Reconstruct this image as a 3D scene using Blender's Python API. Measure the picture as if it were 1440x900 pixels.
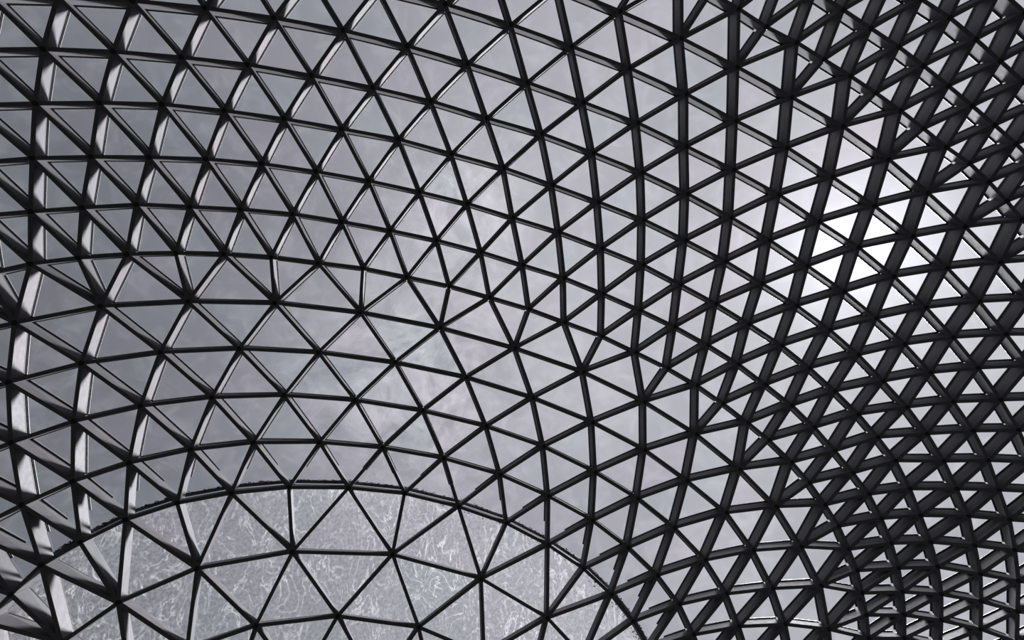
import bpy, bmesh, math, random
from mathutils import Vector, Matrix
random.seed(7)
for o in list(bpy.data.objects): bpy.data.objects.remove(o)
SC = bpy.context.scene
COL = SC.collection

# ------------------------------------------------------------ camera
cam = bpy.data.cameras.new('camera'); cam.sensor_width = 36.0
cam.lens = 36.0 * 700.0 / 1440.0; cam.clip_start = 0.05; cam.clip_end = 500
camo = bpy.data.objects.new('camera', cam); COL.objects.link(camo)
CR = [[0.99312, 0.00216, -0.11711], [0.0, -0.99983, -0.01848], [-0.11713, 0.01835, -0.99295]]
camo.matrix_world = Matrix.Translation((0, 0, 1.6)) @ Matrix(CR).to_4x4()
SC.camera = camo

# ------------------------------------------------------------ sky: cloud cover with the sun glowing through it
GLOW = Vector((0.654, -0.102, 0.750)).normalized()     # brightest part of the cloud veil
SUN = Vector((0.5336, 0.1564, 0.8311)).normalized()      # the sun itself, a little off the brightest cloud
world = bpy.data.worlds.new('cloudy_sky'); SC.world = world; world.use_nodes = True
nt = world.node_tree; nt.nodes.clear()
def nd(t, k, **kw):
    n = t.nodes.new(k)
    for a, b in kw.items(): setattr(n, a, b)
    return n
def mth(t, op, a, b=None, clamp=False):
    n = t.nodes.new('ShaderNodeMath'); n.operation = op; n.use_clamp = clamp
    for i, x in enumerate((a, b)):
        if x is None: continue
        if isinstance(x, (int, float)): n.inputs[i].default_value = x
        else: t.links.new(x, n.inputs[i])
    return n.outputs[0]
def ramp(t, fac, stops, interp='EASE'):
    n = t.nodes.new('ShaderNodeValToRGB'); n.color_ramp.interpolation = interp
    el = n.color_ramp.elements
    while len(el) < len(stops): el.new(0.5)
    for e, (p, c) in zip(el, stops):
        e.position = p; e.color = (c[0], c[1], c[2], 1) if isinstance(c, tuple) else (c, c, c, 1)
    t.links.new(fac, n.inputs[0]); return n.outputs[0]
tc = nd(nt, 'ShaderNodeTexCoord')
dot = nd(nt, 'ShaderNodeVectorMath', operation='DOT_PRODUCT')
nt.links.new(tc.outputs['Generated'], dot.inputs[0]); dot.inputs[1].default_value = GLOW
mp = nd(nt, 'ShaderNodeMapping'); mp.inputs['Location'].default_value = (3.1, 1.7, 0.4); mp.inputs['Scale'].default_value = (1, 1, 1)
nt.links.new(tc.outputs['Generated'], mp.inputs[0])
def noise(t, vec, scale, detail=6, rough=0.55, dist=0.0):
    n = t.nodes.new('ShaderNodeTexNoise'); n.inputs['Scale'].default_value = scale
    n.inputs['Detail'].default_value = detail; n.inputs['Roughness'].default_value = rough
    n.inputs['Distortion'].default_value = dist
    if vec is not None: t.links.new(vec, n.inputs['Vector'])
    return n.outputs['Fac']
big = noise(nt, mp.outputs[0], 2.2, 3, 0.5, 0.4)
small = noise(nt, mp.outputs[0], 9.0, 7, 0.62, 0.3)
puff = noise(nt, mp.outputs[0], 11.0, 8, 0.68, 0.8)
base = ramp(nt, dot.outputs['Value'], [(0.0, 0.17), (0.22, 0.20), (0.48, 0.27), (0.72, 0.47), (0.93, 0.52), (1.0, 0.66)], 'B_SPLINE')
wob = mth(nt, 'ADD', mth(nt, 'MULTIPLY', big, 0.55), mth(nt, 'MULTIPLY', small, 0.20))
wob = mth(nt, 'ADD', wob, 0.62)
lum = mth(nt, 'MULTIPLY', base, wob)
# the veiled sun
g1 = mth(nt, 'POWER', mth(nt, 'MAXIMUM', dot.outputs['Value'], 0.0), 110.0)
g2 = mth(nt, 'POWER', mth(nt, 'MAXIMUM', dot.outputs['Value'], 0.0), 1500.0)
lum = mth(nt, 'ADD', lum, mth(nt, 'MULTIPLY', g1, 0.5))
lum = mth(nt, 'ADD', lum, mth(nt, 'MULTIPLY', g2, 1.2))
# two brighter cloud banks high in the middle of the view
for vec, pw, am in (((-0.066, 0.1297, 0.9894), 60.0, 0.15), ((0.0177, -0.2038, 0.9789), 140.0, 0.13)):
    dn = nd(nt, 'ShaderNodeVectorMath', operation='DOT_PRODUCT'); nt.links.new(tc.outputs['Generated'], dn.inputs[0]); dn.inputs[1].default_value = vec
    pk = mth(nt, 'POWER', mth(nt, 'MAXIMUM', dn.outputs['Value'], 0.0), pw)
    lum = mth(nt, 'ADD', lum, mth(nt, 'MULTIPLY', mth(nt, 'MULTIPLY', pk, am), ramp(nt, puff, [(0.40, 0.1), (0.50, 0.9), (0.62, 2.0)], 'EASE')))
tint = nd(nt, 'ShaderNodeMix', data_type='RGBA')
nt.links.new(ramp(nt, lum, [(0.1, 0.0), (0.6, 1.0)], 'LINEAR'), tint.inputs['Factor'])
tint.inputs['A'].default_value = (0.90, 0.94, 1.08, 1); tint.inputs['B'].default_value = (1.0, 0.985, 1.05, 1)
bg = nd(nt, 'ShaderNodeBackground'); wo = nd(nt, 'ShaderNodeOutputWorld')
nt.links.new(tint.outputs['Result'], bg.inputs['Color']); nt.links.new(lum, bg.inputs['Strength'])
nt.links.new(bg.outputs[0], wo.inputs['Surface'])

sun = bpy.data.lights.new('sun', 'SUN'); sun.energy = 10.5; sun.angle = math.radians(12); sun.color = (1, .98, .97)
suno = bpy.data.objects.new('sun', sun); COL.objects.link(suno)
suno.rotation_euler = SUN.to_track_quat('Z', 'Y').to_euler(); suno.location = SUN * 60

SC.view_settings.view_transform = 'Standard'; SC.view_settings.look = 'None'
SC.view_settings.gamma = 1.0; SC.view_settings.use_curve_mapping = False
SC.view_settings.exposure = 0.0

# ------------------------------------------------------------ materials
def mat(name):
    m = bpy.data.materials.new(name); m.use_nodes = True
    return m, m.node_tree, m.node_tree.nodes['Principled BSDF']
def paint(name, lo, hi, rough, metal=0.0, scale=3.0, spec=0.5):
    m, t, b = mat(name)
    c = nd(t, 'ShaderNodeTexCoord')
    f = noise(t, c.outputs['Object'], scale, 5, 0.6)
    t.links.new(ramp(t, f, [(0.3, lo), (0.7, hi)], 'LINEAR'), b.inputs['Base Color'])
    t.links.new(ramp(t, noise(t, c.outputs['Object'], scale * 4, 4), [(0.3, rough * 0.85), (0.7, rough * 1.15)], 'LINEAR'), b.inputs['Roughness'])
    b.inputs['Metallic'].default_value = metal; b.inputs['Specular IOR Level'].default_value = spec
    return m
def steel(name):
    # satin aluminium-flake paint: a matt coat with a broad, mirror-like lobe that hardly grows towards grazing
    m = bpy.data.materials.new(name); m.use_nodes = True; t = m.node_tree; t.nodes.clear()
    c = nd(t, 'ShaderNodeTexCoord')
    f = noise(t, c.outputs['Object'], 3.0, 5, 0.6)
    df = nd(t, 'ShaderNodeBsdfDiffuse'); t.links.new(ramp(t, f, [(0.3, (.16, .16, .172)), (0.7, (.205, .20, .218))], 'LINEAR'), df.inputs['Color'])
    gl = nd(t, 'ShaderNodeBsdfGlossy'); gl.inputs['Color'].default_value = (.9, .9, .93, 1)
    t.links.new(ramp(t, noise(t, c.outputs['Object'], 9.0, 4), [(0.3, 0.54), (0.7, 0.64)], 'LINEAR'), gl.inputs['Roughness'])
    mx = nd(t, 'ShaderNodeMixShader'); mx.inputs[0].default_value = 0.05
    t.links.new(df.outputs[0], mx.inputs[1]); t.links.new(gl.outputs[0], mx.inputs[2])
    o = nd(t, 'ShaderNodeOutputMaterial'); t.links.new(mx.outputs[0], o.inputs['Surface'])
    return m
M_steel = steel('grey_satin_steel')
M_joint = paint('joint_steel', (.03, .03, .034), (.045, .045, .05), 0.5)
M_rubber = paint('black_gasket', (.008, .008, .010), (.014, .014, .016), 0.7)
M_alu = paint('aluminium_rail', (.50, .50, .52), (.62, .62, .64), 0.45, 0.0)
M_lead = paint('dark_gutter_metal', (.018, .018, .022), (.04, .04, .045), 0.6, 0.0, 8)
M_grime = paint('black_grime', (.01, .01, .011), (.03, .028, .03), 0.9, 0.0, 20)
M_floor = paint('unseen_dark_floor', (.008, .008, .008), (.014, .014, .014), 0.8, 0.0, 0.6, 0.2)  # near black, so little light bounces up onto the beams

M_wall = paint('unseen_dark_wall', (.02, .02, .02), (.03, .03, .03), 0.9, 0.0, 0.8, 0.2)  # kept dark to hold back bounce onto the beam undersides

def glass(name, streaks):
    m = bpy.data.materials.new(name); m.use_nodes = True; t = m.node_tree; t.nodes.clear()
    c = nd(t, 'ShaderNodeTexCoord')
    tr = nd(t, 'ShaderNodeBsdfTransparent'); tr.inputs['Color'].default_value = (.965, .968, .972, 1)
    oi = nd(t, 'ShaderNodeObjectInfo')                  # each sheet has its own faint tint, as from different batches
    t.links.new(ramp(t, oi.outputs['Random'], [(0.0, (.980, .962, .982)), (0.5, (.967, .966, .976)), (1.0, (.955, .972, .978))], 'LINEAR'), tr.inputs['Color'])
    gl = nd(t, 'ShaderNodeBsdfGlossy'); gl.inputs['Roughness'].default_value = 0.12; gl.inputs['Color'].default_value = (.9, .92, .95, 1)
    fr = nd(t, 'ShaderNodeFresnel'); fr.inputs['IOR'].default_value = 1.45
    mx = nd(t, 'ShaderNodeMixShader'); t.links.new(mth(t, 'MULTIPLY', fr.outputs[0], 0.3), mx.inputs[0])
    t.links.new(tr.outputs[0], mx.inputs[1]); t.links.new(gl.outputs[0], mx.inputs[2])
    tl = nd(t, 'ShaderNodeBsdfTranslucent')
    m2 = nd(t, 'ShaderNodeMixShader'); t.links.new(mx.outputs[0], m2.inputs[1]); t.links.new(tl.outputs[0], m2.inputs[2])
    if streaks:
        # runs of water and lime left on the glass: wavy contour lines of a stretched noise
        tl.inputs['Color'].default_value = (.95, .95, .97, 1)
        mpn = nd(t, 'ShaderNodeMapping'); mpn.inputs['Scale'].default_value = (1.5, 0.8, 1.0); t.links.new(c.outputs['Object'], mpn.inputs[0])
        n1 = noise(t, mpn.outputs[0], 1.25, 4, 0.60, 0.7)
        band = mth(t, 'ABSOLUTE', mth(t, 'SUBTRACT', mth(t, 'FRACT', mth(t, 'MULTIPLY', n1, 7.0)), 0.5))
        line = ramp(t, band, [(0.0, 1.0), (0.05, 0.35), (0.13, 0.0)], 'EASE')
        n3 = noise(t, c.outputs['Object'], 14.0, 6, 0.7)
        n2 = noise(t, c.outputs['Object'], 1.1, 3, 0.5)
        amt = mth(t, 'MULTIPLY', line, ramp(t, n2, [(0.35, 0.2), (0.65, 1.0)], 'LINEAR'))
        fac = mth(t, 'ADD', mth(t, 'MULTIPLY', amt, 0.15), ramp(t, n3, [(0.4, 0.0), (0.7, 0.05)], 'LINEAR'), True)
    else:
        tl.inputs['Color'].default_value = (.62, .64, .68, 1)
        n1 = noise(t, c.outputs['Object'], 1.7, 6, 0.6, 0.7)
        fac = ramp(t, n1, [(0.42, 0.0), (0.75, 0.03)], 'EASE')
    t.links.new(fac, m2.inputs[0])
    o = nd(t, 'ShaderNodeOutputMaterial'); t.links.new(m2.outputs[0], o.inputs['Surface'])
    return m
M_glass = glass('clear_roof_glass', False)
M_frost = glass('water_marked_glass', True)

# ------------------------------------------------------------ roof survey: rows of joints
# row: (first index, first and last index in view, [x, y, z, nx, ny, nz] in mm / thousandths)
SURVEY = {
    'r0': (-4, -1, 28, [[-12058,31,13072,-187,-112,976],[-11405,-272,13235,-214,-112,970],[-10718,-548,13411,-236,-111,965],[-10003,-798,13597,-252,-109,962],[-9272,-1037,13778,-266,-108,958],[-8451,-1203,13997,-265,-105,959],[-7576,-1321,14228,-252,-101,962],[-6628,-1386,14463,-230,-98,968],[-5644,-1398,14685,-204,-95,974],[-4593,-1355,14891,-173,-89,981],[-3495,-1240,15074,-140,-73,988],[-2388,-1125,15219,-104,-54,993],[-1249,-915,15335,-65,-32,997],[-104,-686,15415,-25,-17,1000],[1026,-378,15461,13,-5,1000],[2140,-51,15471,48,3,999],[3158,322,15452,78,11,997],[4233,719,15397,109,15,994],[5206,1190,15319,140,22,990],[6121,1649,15216,171,29,985],[6942,2136,15095,199,41,979],[7659,2648,14963,222,54,974],[8328,3183,14812,243,68,968],[8872,3659,14665,261,80,962],[9437,4249,14478,282,97,954],[9851,4789,14306,301,115,947],[10187,5352,14126,320,139,937],[10451,5882,13948,337,165,927],[10604,6442,13772,352,199,915],[10713,6941,13601,364,232,902],[10711,7454,13440,370,272,888],[10697,7937,13269,375,312,873],[10607,8434,13094,374,358,855],[10485,8931,12924,371,405,836],[10358,9416,12748,366,451,814]]),
    'r1': (-4, -1, 28, [[-12366,-1363,12777,-217,-178,960],[-11597,-1581,12992,-240,-174,955],[-10823,-1787,13209,-258,-169,951],[-10007,-2003,13433,-269,-164,949],[-9162,-2165,13659,-278,-159,947],[-8291,-2319,13894,-272,-155,950],[-7313,-2468,14145,-253,-152,956],[-6280,-2489,14400,-225,-148,963],[-5211,-2500,14627,-193,-146,970],[-4050,-2453,14837,-156,-142,977],[-2885,-2312,15016,-119,-130,984],[-1674,-2136,15158,-79,-111,991],[-444,-1916,15260,-36,-92,995],[772,-1624,15325,6,-76,997],[1941,-1278,15354,44,-63,997],[3110,-931,15342,77,-55,996],[4232,-484,15304,106,-46,993],[5294,-22,15234,134,-39,990],[6289,455,15136,165,-32,986],[7214,971,15016,196,-23,980],[8061,1515,14877,225,-12,974],[8792,2094,14729,250,1,968],[9479,2663,14560,274,14,962],[10047,3263,14388,296,31,955],[10524,3888,14208,318,53,946],[10924,4460,14025,340,76,937],[11250,4998,13842,362,101,927],[11462,5597,13661,381,133,915],[11593,6196,13480,399,170,901],[11640,6778,13305,412,211,886],[11604,7319,13145,420,254,871],[11511,7827,12993,422,299,856],[11366,8325,12840,420,347,838],[11192,8805,12694,415,395,820],[10995,9274,12550,407,443,799]]),
    'r2': (-4, -1, 28, [[-12337,-2414,12560,-248,-224,943],[-11550,-2656,12786,-265,-220,939],[-10725,-2879,13025,-277,-215,937],[-9863,-3084,13271,-282,-210,936],[-8990,-3281,13502,-286,-207,936],[-8010,-3428,13769,-272,-201,941],[-6963,-3539,14037,-247,-195,949],[-5849,-3614,14289,-214,-194,957],[-4671,-3613,14522,-175,-194,965],[-3442,-3520,14730,-134,-190,973],[-2177,-3370,14900,-92,-181,979],[-889,-3153,15031,-50,-166,985],[388,-2894,15116,-8,-149,989],[1639,-2549,15168,32,-133,991],[2929,-2186,15172,69,-121,990],[4147,-1749,15145,99,-110,989],[5312,-1290,15082,127,-101,987],[6377,-743,15001,154,-91,984],[7380,-202,14888,184,-83,979],[8298,370,14756,216,-73,974],[9183,978,14595,248,-63,967],[9912,1601,14434,277,-49,960],[10548,2234,14263,305,-31,952],[11110,2855,14078,331,-10,944],[11548,3464,13901,356,15,934],[11917,4068,13716,381,43,924],[12168,4778,13529,406,80,910],[12316,5434,13354,427,118,896],[12421,6066,13165,447,159,880],[12452,6637,12992,463,200,864],[12378,7250,12819,472,250,845],[12223,7815,12668,474,301,828],[12029,8344,12518,470,355,808],[11791,8894,12371,462,410,786],[11524,9415,12232,450,465,762]]),
    'r3': (-4, -1, 27, [[-12574,-3422,12227,-267,-257,929],[-11665,-3686,12496,-281,-256,925],[-10732,-3940,12768,-288,-253,924],[-9765,-4186,13041,-288,-250,924],[-8772,-4381,13310,-288,-248,925],[-7709,-4562,13588,-269,-243,932],[-6572,-4697,13861,-237,-239,942],[-5355,-4717,14132,-196,-236,952],[-4088,-4673,14369,-151,-236,960],[-2775,-4560,14569,-106,-233,967],[-1395,-4411,14720,-62,-227,972],[-36,-4126,14842,-21,-213,977],[1359,-3820,14908,19,-200,980],[2690,-3414,14942,56,-185,981],[3977,-2983,14930,89,-172,981],[5245,-2515,14876,120,-161,980],[6429,-1956,14802,149,-149,978],[7545,-1377,14694,179,-139,974],[8559,-754,14567,209,-130,969],[9490,-140,14414,241,-120,963],[10356,530,14239,276,-107,955],[11074,1212,14064,309,-89,947],[11673,1922,13887,340,-64,938],[12208,2608,13689,371,-35,928],[12619,3298,13496,402,-1,915],[12925,3990,13306,433,36,901],[13124,4674,13124,461,75,884],[13264,5326,12934,487,116,866],[13258,6019,12767,506,163,847],[13223,6657,12588,522,212,826],[13080,7260,12441,529,264,807],[12889,7848,12288,530,320,785],[12685,8413,12134,529,375,761],[12433,8966,11993,522,431,736]]),
    'r4': (-4, -1, 27, [[-12346,-4452,12020,-287,-267,920],[-11440,-4729,12288,-295,-271,916],[-10478,-4993,12568,-296,-273,915],[-9470,-5226,12853,-290,-273,917],[-8461,-5437,13115,-283,-277,918],[-7298,-5608,13411,-257,-275,926],[-6063,-5703,13699,-219,-271,937],[-4760,-5743,13954,-171,-273,947],[-3390,-5671,14184,-121,-274,954],[-1974,-5537,14367,-73,-273,959],[-552,-5330,14501,-31,-267,963],[883,-5004,14604,6,-256,967],[2341,-4673,14640,41,-248,968],[3742,-4224,14650,75,-235,969],[5095,-3738,14614,110,-221,969],[6350,-3184,14553,144,-207,968],[7567,-2548,14463,177,-194,965],[8624,-1929,14351,204,-184,961],[9645,-1228,14214,234,-171,957],[10603,-525,14041,267,-158,951],[11413,202,13865,302,-142,943],[12098,900,13681,337,-121,934],[12688,1654,13488,372,-91,924],[13166,2411,13291,409,-52,911],[13540,3150,13090,446,-9,895],[13778,3881,12906,481,36,876],[13899,4596,12738,511,80,856],[13984,5292,12547,540,127,832],[13941,5991,12381,560,178,809],[13836,6672,12210,575,234,784],[13632,7323,12064,580,292,760],[13408,7946,11895,581,357,732],[13153,8565,11732,577,420,700],[12860,9169,11576,567,484,667]]),
    'r5': (-4, -1, 27, [[-12183,-5450,11819,-295,-248,923],[-11218,-5727,12100,-297,-261,919],[-10191,-5995,12388,-292,-271,917],[-9112,-6239,12675,-280,-280,918],[-8039,-6441,12942,-268,-292,918],[-6794,-6621,13230,-237,-296,925],[-5472,-6725,13500,-192,-300,934],[-4086,-6739,13739,-140,-306,942],[-2594,-6667,13944,-85,-312,946],[-1107,-6477,14108,-39,-313,949],[377,-6199,14228,-2,-308,952],[1901,-5836,14301,31,-301,953],[3380,-5413,14326,61,-293,954],[4840,-4937,14302,96,-281,955],[6171,-4362,14264,134,-265,955],[7461,-3761,14181,170,-251,953],[8684,-3107,14066,202,-241,949],[9767,-2386,13946,230,-227,946],[10791,-1695,13780,261,-214,941],[11687,-912,13616,294,-196,935],[12469,-86,13439,331,-174,927],[13099,702,13260,367,-146,919],[13630,1495,13068,406,-106,908],[14060,2307,12864,449,-55,892],[14356,3054,12674,490,-4,872],[14549,3826,12484,531,49,846],[14663,4523,12297,565,98,819],[14681,5218,12121,593,148,791],[14619,5908,11948,616,203,761],[14477,6564,11794,630,260,732],[14273,7212,11637,637,323,700],[14013,7835,11483,636,389,667],[13757,8454,11320,630,451,633],[13464,9058,11164,617,513,597]]),
    'r6': (-3, 4, 23, [[-10381,-6626,11828,-263,-299,917],[-9355,-6895,12116,-258,-310,915],[-8276,-7138,12403,-246,-318,916],[-7203,-7341,12670,-234,-330,915],[-5957,-7520,12958,-202,-334,921],[-4635,-7624,13227,-157,-337,928],[-3250,-7639,13467,-104,-343,934],[-1758,-7566,13672,-49,-348,936],[-178,-7367,13794,-7,-353,936],[1431,-7035,13884,26,-351,936],[2970,-6618,13932,53,-346,937],[4474,-6162,13926,85,-339,937],[5982,-5571,13897,123,-325,938],[7312,-4931,13849,159,-309,938],[8672,-4259,13738,194,-297,935],[9874,-3501,13627,227,-282,932],[10963,-2747,13484,258,-265,929],[11936,-1943,13328,292,-245,925],[12778,-1111,13161,328,-222,918],[13518,-240,12976,367,-192,910],[14093,601,12794,406,-151,901],[14562,1390,12597,448,-102,888],[14938,2195,12387,494,-41,868],[15210,2976,12172,542,23,840],[15384,3731,11957,586,85,806],[15450,4448,11760,623,142,769],[15421,5129,11585,651,197,733],[15358,5819,11413,670,250,699],[15216,6475,11258,680,306,666],[15012,7123,11102,684,366,631],[14752,7747,10948,679,430,594],[14497,8365,10784,670,490,558]]),
    'r7': (-1, 6, 19, [[-7189,-7905,12001,-220,-361,906],[-6115,-8107,12268,-207,-373,904],[-4870,-8286,12556,-175,-377,910],[-3548,-8391,12826,-130,-379,916],[-2162,-8405,13066,-77,-384,920],[-670,-8333,13271,-22,-389,921],[910,-8133,13393,21,-393,919],[2519,-7801,13483,53,-390,919],[4074,-7318,13510,80,-386,919],[5647,-6755,13493,114,-377,919],[7104,-6112,13457,147,-363,920],[8529,-5399,13381,182,-348,920],[9853,-4680,13262,217,-335,917],[11034,-3861,13147,254,-315,914],[12039,-3013,13031,288,-290,913],[12960,-2138,12883,324,-262,909],[13789,-1227,12705,363,-229,903],[14477,-305,12514,405,-186,895],[15011,584,12318,450,-131,884],[15416,1454,12114,498,-64,865],[15710,2300,11902,547,10,837],[15982,3081,11687,591,73,803],[16155,3836,11472,631,134,764],[16222,4553,11275,664,190,723],[16192,5234,11100,689,244,683],[16130,5924,10928,704,296,646]]),
    'f0': (14, 16, 32, [[4699,-8278,13002,105,-426,899],[5406,-7938,13018,117,-419,900],[6145,-7608,13015,130,-413,901],[6853,-7277,13013,143,-407,902],[7574,-6893,13015,157,-398,904],[8347,-6542,12970,173,-391,904],[9045,-6155,12940,189,-383,904],[9719,-5774,12896,206,-375,904],[10374,-5370,12848,226,-366,903],[11010,-4944,12796,246,-356,902],[11591,-4513,12743,266,-344,901],[12164,-4059,12681,286,-329,900],[12724,-3648,12591,305,-313,899],[13198,-3191,12528,323,-295,899],[13632,-2715,12467,341,-275,899],[14002,-2256,12410,358,-256,898],[14397,-1776,12326,377,-234,896],[14742,-1298,12245,397,-210,893],[15056,-822,12157,419,-184,889],[15383,-337,12060,440,-157,884],[15682,145,11965,462,-129,878],[15975,628,11866,483,-100,870]]),
    'g1': (16, 18, 29, [[7037,-8211,12512,148,-430,891],[7745,-7881,12510,161,-424,892],[8466,-7497,12512,175,-415,893],[9169,-7107,12496,187,-407,894],[9870,-6705,12468,203,-398,895],[10566,-6292,12426,222,-388,894],[11199,-5865,12391,241,-378,894],[11832,-5400,12351,261,-365,893],[12430,-4933,12301,281,-350,894],[12982,-4477,12244,300,-331,895],[13498,-4024,12180,317,-310,896],[13958,-3570,12118,335,-287,898],[14407,-3087,12048,354,-261,898],[14804,-2588,11982,373,-234,898],[15199,-2109,11899,392,-212,895],[15543,-1631,11817,412,-188,892]]),
    'g2': (17, 19, 27, [[8608,-8339,12067,171,-415,894],[9330,-7955,12068,185,-406,895],[10033,-7565,12052,198,-398,896],[10730,-7175,12017,212,-388,897],[11422,-6774,11971,227,-377,898],[12078,-6305,11943,245,-364,899],[12696,-5825,11911,262,-348,900],[13263,-5360,11870,278,-329,903],[13789,-4889,11826,294,-306,905],[14287,-4411,11774,311,-280,908],[14759,-3912,11716,330,-250,910],[15208,-3429,11646,348,-224,910],[15604,-2930,11580,367,-197,909]]),
    'g3': (18, 20, 25, [[10179,-8413,11662,177,-363,915],[10882,-8023,11646,189,-354,916],[11579,-7633,11611,203,-345,916],[12258,-7208,11581,213,-331,919],[12883,-6748,11560,225,-316,922],[13477,-6264,11537,238,-299,924],[14032,-5770,11510,252,-277,927],[14563,-5251,11476,269,-252,930]]),
    'l1': (-3, -1, 13, [[-12397,1184,12902,-220,-41,975],[-11052,686,13342,-237,-47,970],[-9614,265,13781,-242,-54,969],[-8121,-108,14173,-249,-47,967],[-6436,-227,14598,-219,-39,975],[-4550,-202,14987,-170,-25,985],[-2481,37,15292,-109,19,994],[-360,460,15476,-37,50,998],[1744,1053,15531,32,68,997],[3703,1747,15464,94,75,993],[5458,2611,15295,154,86,984],[6910,3526,15054,201,110,973],[8062,4489,14763,238,140,961],[8956,5465,14431,273,171,947],[9469,6467,14099,303,217,928],[9790,7381,13757,326,274,905],[9756,8339,13420,330,351,876],[9619,9289,13080,333,428,841],[9388,10207,12738,328,506,797]]),
    's1': (-3, -1, 13, [[-12078,2491,13040,-158,13,987],[-10955,1995,13397,-192,10,981],[-9748,1573,13763,-213,5,977],[-8491,1207,14091,-237,14,971],[-7015,1000,14478,-223,21,975],[-5369,958,14853,-190,29,981],[-3529,1092,15176,-146,69,987],[-1578,1402,15404,-84,104,991],[362,1854,15515,-18,122,992],[2250,2470,15511,44,135,990],[3961,3189,15403,102,138,985],[5443,3982,15212,153,151,977],[6600,4825,14970,189,178,966],[7614,5668,14673,225,206,952],[8228,6617,14353,254,245,936],[8591,7517,14022,275,294,915],[8737,8312,13706,283,351,892],[8735,9172,13376,290,410,865],[8637,9986,13046,291,472,832]]),
    's2': (-3, -1, 13, [[-11591,3821,13111,-113,70,991],[-10675,3328,13399,-159,71,985],[-9669,2898,13706,-190,68,979],[-8604,2518,13989,-224,77,971],[-7378,2260,14324,-224,82,971],[-5950,2147,14677,-202,85,976],[-4347,2181,14999,-171,113,979],[-2616,2382,15251,-125,154,980],[-838,2740,15406,-66,174,983],[923,3231,15457,-6,187,982],[2540,3839,15407,50,193,980],[3998,4577,15263,102,200,975],[5181,5306,15064,141,218,966],[6154,6077,14813,172,246,954],[6918,6889,14516,201,278,939],[7372,7687,14208,221,318,922],[7559,8413,13914,230,365,902],[7687,9172,13595,238,412,879],[7668,9910,13279,242,462,853]]),
    's3': (-3, -1, 13, [[-10913,5171,13081,-95,125,988],[-10192,4682,13324,-145,132,981],[-9386,4242,13586,-182,135,974],[-8532,3845,13835,-219,143,965],[-7534,3551,14127,-228,147,963],[-6345,3371,14448,-215,147,965],[-5012,3320,14752,-191,158,969],[-3478,3429,15021,-157,199,967],[-1893,3672,15209,-108,224,969],[-269,4046,15309,-53,235,970],[1298,4558,15309,2,244,970],[2647,5190,15215,52,251,967],[3868,5862,15050,95,264,960],[4821,6573,14830,124,289,949],[5563,7264,14579,147,319,936],[6072,7946,14304,164,352,921],[6338,8609,14020,172,393,903],[6546,9266,13722,178,434,883],[6643,9919,13416,180,476,861]]),
    's4': (-5, -3, 13, [[-10271,7525,12799,65,196,978],[-10026,6980,12924,-10,200,980],[-9709,6482,13061,-80,205,975],[-9328,6011,13212,-142,209,968],[-8884,5513,13405,-191,207,959],[-8253,5144,13623,-226,211,951],[-7483,4792,13890,-238,212,948],[-6520,4563,14180,-232,212,949],[-5424,4474,14459,-213,215,953],[-4156,4481,14724,-183,238,954],[-2732,4627,14940,-142,269,953],[-1304,4888,15076,-95,283,955],[134,5325,15116,-44,292,955],[1442,5830,15072,6,299,954],[2577,6433,14945,49,312,949],[3530,7057,14762,80,334,939],[4242,7685,14539,99,364,926],[4769,8305,14285,111,397,911],[5119,8884,14020,116,434,894],[5327,9541,13722,122,474,872],[5424,10194,13416,124,515,848],[5455,10838,13104,124,556,822],[5430,11518,12778,124,598,792]]),
    't0': (-4, -2, 12, [[-9007,7764,12549,-120,321,939],[-8241,7013,13031,-185,311,932],[-7362,6441,13413,-245,310,919],[-5960,6020,13903,-246,309,919],[-3974,5970,14376,-194,328,925],[-1580,6329,14682,-111,362,926],[726,7108,14679,-25,379,925],[2455,8111,14400,35,419,907],[3341,8975,14035,52,471,881],[4328,10076,13530,77,515,854]]),
    't1': (-2, 0, 12, [[-7682,8481,12496,-164,435,885],[-6803,7909,12879,-224,434,873],[-5892,7519,13294,-251,424,870],[-4596,7348,13703,-231,422,876],[-2821,7466,14052,-169,443,881],[-878,7962,14173,-102,463,880],[759,8703,14028,-44,492,869],[1879,9437,13735,-16,534,845],[2866,10538,13230,9,577,817],[3699,11658,12644,28,623,782]]),
    't2': (0, 4, 10, [[-7056,9090,12164,-232,539,810],[-6145,8699,12579,-259,529,808],[-4849,8529,12988,-239,528,815],[-3532,8540,13329,-213,531,820],[-1815,8900,13513,-159,553,818],[-397,9520,13394,-120,584,803],[722,10254,13101,-91,624,776],[1709,11355,12595,-66,664,744]]),
}
DEPTH = 0.5872          # beam + glazing build-up, metres
NODE = {}; REAL = set(); ROW = {}
for r, (s, a, b, pts) in SURVEY.items():
    st = 2 if r[0] == 't' else 1; ROW[r] = set()
    for i, q in enumerate(pts):
        k = s + i * st; ROW[r].add(k)
        NODE[(r, k)] = (Vector(q[:3]) / 1000, Vector(q[3:]).normalized())
        if a <= k <= b: REAL.add((r, k))
TRI = []
def tri(a, b, c):
    if a in NODE and b in NODE and c in NODE: TRI.append((a, b, c))
EDGE = {}
def edge(a, b, kind):
    if a in NODE and b in NODE: EDGE[tuple(sorted((a, b)))] = kind
def lattice(up, dn, st=1):
    for i in range(-12, 45):
        if st == 2 and i % 2: continue
        tri((up, i), (dn, i), (dn, i + st)); tri((up, i), (dn, i + st), (up, i + st))
        edge((up, i), (dn, i), 'rib'); edge((up, i), (dn, i + st), 'diagonal')
def fan(fine, coarse, c, f, st, up):
    tri((fine, f - 1), (coarse, c), (fine, f)); tri((fine, f), (coarse, c), (fine, f + 1)); tri((fine, f + 1), (coarse, c), (coarse, c + st))
    edge((fine, f), (coarse, c), 'rib')
    edge((fine, f - 1), (coarse, c), 'rib' if up else 'diagonal'); edge((fine, f + 1), (coarse, c), 'diagonal' if up else 'rib')
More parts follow.
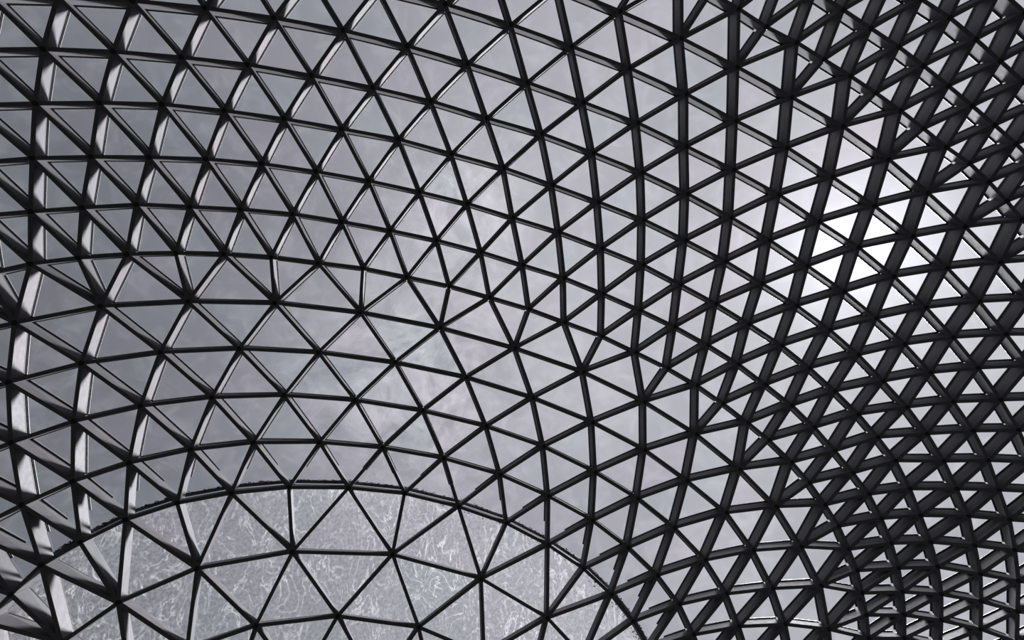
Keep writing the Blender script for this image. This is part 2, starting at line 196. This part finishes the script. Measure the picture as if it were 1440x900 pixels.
for a, b in (('g3', 'g2'), ('g2', 'g1'), ('g1', 'f0'), ('r7', 'r6'), ('r6', 'r5'), ('r5', 'r4'), ('r4', 'r3'), ('r3', 'r2'),
             ('r2', 'r1'), ('r1', 'r0'), ('l1', 's1'), ('s1', 's2'), ('s2', 's3'), ('s3', 's4')):
    lattice(a, b)
for c in range(-12, 30): fan('f0', 'r7', c, 2 * c, 1, True)
for m in range(-12, 30): fan('r0', 'l1', m, 2 * m + 1, 1, False)
for j in range(-12, 30, 2): fan('s4', 't0', j, j, 2, False)
lattice('t0', 't1', 2); lattice('t1', 't2', 2)
for r in ROW:
    st = 2 if r[0] == 't' else 1
    for k in ROW[r]: edge((r, k), (r, k + st), 'ring')
CAP = {'t0', 't1', 't2'}

def pix_size(p):                                  # nearness measure used only to decide which pieces are joined as stuff
    return (p - Vector((0, 0, 1.6))).length

# ------------------------------------------------------------ mesh helpers
def mesh_obj(name, verts, faces, mats, parent=None, fm=None, smooth=False):
    me = bpy.data.meshes.new(name); me.from_pydata(verts, [], faces)
    for m in mats: me.materials.append(m)
    if fm: me.polygons.foreach_set('material_index', fm)
    o = bpy.data.objects.new(name, me); COL.objects.link(o)
    if parent is not None: o.parent = parent
    return o
QF = [(0, 1, 2, 3), (7, 6, 5, 4), (0, 4, 5, 1), (1, 5, 6, 2), (2, 6, 7, 3), (3, 7, 4, 0)]
BW = 0.094                                        # beam width
def strip(a, b, na, nb, h0, h1, w0, w1, side=0.0, skew=0.0):
    """box between two joints, h measured along the roof normal"""
    d = (b - a).normalized()
    ta = d.cross(na).normalized(); tb = d.cross(nb).normalized(); v = []
    for h, w in ((h0, w0), (h1, w1)):
        v += [a + na * h + ta * (side + w / 2), a + na * h + ta * (side - w / 2), b + nb * h + tb * (side - w / 2), b + nb * h + tb * (side + w / 2)]
    return v, [tuple(f) for f in QF]
class MB:
    def __init__(s): s.v = []; s.f = []; s.m = []
    def add(s, vf, mi=0):
        v, f = vf; o = len(s.v); s.v += v; s.f += [tuple(i + o for i in q) for q in f]; s.m += [mi] * len(f)
    def build(s, name, mats, parent=None): return mesh_obj(name, s.v, s.f, mats, parent, s.m)

def beam_mesh(mb, a, b, na, nb):
    d = b - a; L = d.length; u = d / L; t = 0.05
    A = a + u * t; B = b - u * t
    top = DEPTH * 0.76
    lip = 0.016
    # tapered hollow section with a flat bottom flange
    mb.add(strip(A, B, na, nb, 0.0, lip, BW * .90, BW * .90))
    mb.add(strip(A, B, na, nb, lip, top, BW * 0.86, BW * 1.0))
def rail_mesh(mb, a, b, na, nb, cap, cut=None):
    d = b - a; L = d.length; u = d / L; A = a + u * 0.08; B = b - u * 0.08
    if cut: B = a.lerp(b, cut)
    D = DEPTH
    if cap:
        mb.add(strip(A, B, na, nb, D * .762, D * .93, BW * .5, BW * .5), 1); return
    mb.add(strip(A, B, na, nb, D * .762, D * .80, BW * 1.0, BW * 1.0), 1)
    mb.add(strip(A, B, na, nb, D * .80, D * .885, BW * .84, BW * .84), 2)
    mb.add(strip(A, B, na, nb, D * .885, D * .93, BW * 1.16, BW * 1.16), 1)
    for s in (-1, 1):
        mb.add(strip(A, B, na, nb, D * .932, D * .955, .018, .018, s * BW * .66), 0)

# ------------------------------------------------------------ the roof
roof = bpy.data.objects.new('ceiling', None); COL.objects.link(roof); roof.location = (0, 0, 0)
roof['kind'] = 'structure'
roof['label'] = 'curved glass roof of triangular panes on a net of dark steel beams'
roof['category'] = 'glass roof'

KN = {'ring': 'ring_beam', 'rib': 'rib_beam', 'diagonal': 'diagonal_beam'}
LIM = 300
byk = {}
for (a, b), k in EDGE.items(): byk.setdefault(k, []).append((a, b))
def inview(p):
    q = Matrix(CR).transposed() @ (p - Vector((0, 0, 1.6)))
    if q.z > -0.1: return False
    return abs(q.x / -q.z) * 700 < 745 and abs(q.y / -q.z) * 700 < 475
RAILM = [M_alu, M_rubber, M_steel]
for k, lst in byk.items():
    vis = []; rest = []
    for a, b in lst:
        pa, pb = NODE[a][0], NODE[b][0]
        seen = inview(pa) or inview(pb) or inview((pa + pb) / 2)
        (vis if seen else rest).append((-(pa - pb).length / pix_size((pa + pb) / 2), a, b))
    vis.sort(); rest += vis[LIM:]; vis = vis[:LIM]
    print(k, 'beams', len(vis), 'joined', len(rest))
    sm = MB(); sr = MB()
    for n, (_, a, b) in enumerate(vis + rest):
        (pa, na), (pb, nb) = NODE[a], NODE[b]
        cap = (a[0] in CAP or b[0] in CAP)
        cut = None
        if k != 'ring' and {a[0], b[0]} == {'s3', 's4'}:
            if a[0] == 's4': (pa, na), (pb, nb) = (pb, nb), (pa, na)
            cut = 0.55
        if a[0] == b[0] == 's4': cap = True
        m = MB() if n < len(vis) else sm; r = MB() if n < len(vis) else sr
        beam_mesh(m, pa, pb, na, nb); rail_mesh(r, pa, pb, na, nb, cap, cut)
        if n < len(vis):
            o = m.build(KN[k], [M_steel], roof)
            q = r.build('glazing_rail', RAILM, o)
    if sm.v:
        o = sm.build(KN[k], [M_steel], roof); o['kind'] = 'stuff'
        q = sr.build('glazing_rail', RAILM, o); q['kind'] = 'stuff'

# joints: six-sided steel stars where the beams meet
jv = []
for key, (p, n) in NODE.items():
    nb = [e for e in EDGE if key in e]
    if not nb: continue
    jv.append(((0 if inview(p) else 1), pix_size(p), key))
jv.sort(); stuff = MB()
for i, (s, _, key) in enumerate(jv):
    p, n = NODE[key]
    ref = n.orthogonal().normalized(); ot = n.cross(ref); v = []; R = 0.066
    for h, rr_ in ((-0.004, R * .93), (0.02, R), (DEPTH * .745, R), (DEPTH * .90, R * .55)):
        for j in range(6):
            a = j * math.pi / 3; v.append(p + n * h + ref * (rr_ * math.cos(a)) + ot * (rr_ * math.sin(a)))
    f = [tuple(range(5, -1, -1)), tuple(range(18, 24))]
    for lv in range(3):
        for j in range(6):
            f.append((lv * 6 + j, lv * 6 + (j + 1) % 6, lv * 6 + 6 + (j + 1) % 6, lv * 6 + 6 + j))
    if s == 0 and i < LIM: mesh_obj('joint', v, f, [M_joint], roof)
    else: stuff.add((v, f))
if stuff.v:
    o = stuff.build('joint', [M_joint], roof); o['kind'] = 'stuff'

# panes
def pane(tr_):
    P = [NODE[q][0] + NODE[q][1] * (DEPTH * 0.962) for q in tr_]; Nn = [NODE[q][1] for q in tr_]
    c = (P[0] + P[1] + P[2]) / 3; v = []
    fn = (P[1] - P[0]).cross(P[2] - P[0]).normalized()
    if fn.dot(Nn[0]) < 0: fn = -fn; P = [P[0], P[2], P[1]]
    ins = []
    for i in range(3):
        e1 = (P[(i + 1) % 3] - P[i]).normalized(); e2 = (P[(i + 2) % 3] - P[i]).normalized()
        s = max(0.25, e1.cross(e2).length)
        ins.append(P[i] + (e1 + e2) * (0.012 / s))
    v = [q for q in ins] + [q + fn * 0.024 for q in ins]
    return v, [(2, 1, 0), (3, 4, 5), (0, 1, 4, 3), (1, 2, 5, 4), (2, 0, 3, 5)]
groups = {'glass_pane': [], 'frosted_pane': []}
for t3 in TRI:
    c = sum((NODE[q][0] for q in t3), Vector()) / 3
    ar = (NODE[t3[1]][0] - NODE[t3[0]][0]).cross(NODE[t3[2]][0] - NODE[t3[0]][0]).length
    seen = inview(c) or any(inview(NODE[q][0]) for q in t3)
    g = 'frosted_pane' if any(q[0] in CAP for q in t3) else 'glass_pane'
    groups[g].append((0 if seen else 1, -ar / pix_size(c) ** 2, t3))
for g, lst in groups.items():
    lst.sort(key=lambda q: (q[0], q[1])); st = MB(); ni = 0
    mm = M_frost if g == 'frosted_pane' else M_glass
    for s, _, t3 in lst:
        if s == 0 and ni < LIM:
            v, f = pane(t3); o = mesh_obj(g, v, f, [mm], roof); ni += 1
            if g == 'frosted_pane': o['label'] = 'triangular pane marked with pale wavy water stains'
        else: st.add(pane(t3))
    print(g, ni, len(lst) - ni)
    if st.v:
        o = st.build(g, [mm], roof); o['kind'] = 'stuff'

# ------------------------------------------------------------ gutter strip lying along the inner ring, and the grime caught in it
trim = bpy.data.objects.new('gutter', None); COL.objects.link(trim); trim.location = NODE[('s4', 5)][0]
bpy.context.view_layer.update()
TI = trim.matrix_world.inverted()
trim['label'] = 'dark curved gutter strip along the edge of the water-marked glass'
trim['category'] = 'gutter'
ks = sorted(ROW['s4']); gr = MB()
def outward(k):
    p, n = NODE[('s4', k)]
    o = Vector()
    for q in (('s3', k), ('s3', k - 1)):
        if q in NODE: o += (NODE[q][0] - p).normalized()
    if o.length == 0: o = Vector((0, 1, 0))
    o -= n * o.dot(n)
    return o.normalized()
for k in ks[:-1]:
    (pa, na), (pb, nb) = NODE[('s4', k)], NODE[('s4', k + 1)]
    oa, ob = outward(k), outward(k + 1)
    A = pa + na * (DEPTH * 1.04) + oa * 0.10; B = pb + nb * (DEPTH * 1.04) + ob * 0.10
    m = MB()
    m.add(strip(A, B, na, nb, 0.0, 0.012, .085, .085)); m.add(strip(A, B, na, nb, 0.012, 0.075, .012, .012, .036)); m.add(strip(A, B, na, nb, 0.012, 0.075, .012, .012, -.036))
    m.v = [TI @ q for q in m.v]; m.build('gutter_segment', [M_lead], trim)
    # ragged dirt flakes
    for i in range(70):
        f = random.random(); c = A.lerp(B, f); n = na.lerp(nb, f).normalized(); o = oa.lerp(ob, f); d = (B - A).normalized()
        c = c + o * random.choice((random.uniform(.03, .075), random.gauss(-.16, .05) if k > 5 else random.uniform(.03, .06))) - n * 0.006
        r = random.uniform(.006, .022) * (1.4 if random.random() < .12 else 1)
        v = []; ph = random.random() * 6
        for j in range(5):
            a = ph + j * math.tau / 5; q = r * random.uniform(.5, 1.3)
            v.append(c + d * (q * math.cos(a) * 1.5) + o * (q * math.sin(a) * .7))
        v.append(c + n * r * .5)
        gr.add((v, [(4, 3, 2, 1, 0)] + [(j, (j + 1) % 5, 5) for j in range(5)]))
gr.v = [TI @ q for q in gr.v]; g = gr.build('dirt', [M_grime], trim); g['kind'] = 'stuff'
g['label'] = 'black grime and leaf bits caught along the curved gutter'

# ------------------------------------------------------------ unseen court floor, added dark so the beam undersides stay dark
bmf = MB()
bmf.add(([Vector(p) for p in ((-60, -60, -.2), (-60, 60, -.2), (60, 60, -.2), (60, -60, -.2), (-60, -60, 0), (-60, 60, 0), (60, 60, 0), (60, -60, 0))], QF))
fl = bmf.build('floor', [M_floor]); fl['kind'] = 'structure'; fl['label'] = 'unseen court floor, added dark to keep the beam undersides dark'; fl['category'] = 'floor'

for nm, p, q in (('wall_left', (-18.4, -19, 0), (-18, 19, 11.2)), ('wall_right', (24, -19, 0), (24.4, 19, 11.2)),  # unseen walls added to keep low sky light off the beam undersides
                 ('wall_back', (-18.4, -19.4, 0), (24.4, -19, 11.2)), ('wall_front', (-18.4, 19, 0), (24.4, 19.4, 11.2))):
    m = MB(); v = [Vector((x, y, z)) for z in (p[2], q[2]) for x, y in ((p[0], p[1]), (p[0], q[1]), (q[0], q[1]), (q[0], p[1]))]
    m.add((v, QF)); w = m.build(nm, [M_wall]); w['kind'] = 'structure'; w['label'] = 'unseen dark court wall added to block low sky light, ' + nm.split('_')[1] + ' side'; w['category'] = 'wall'
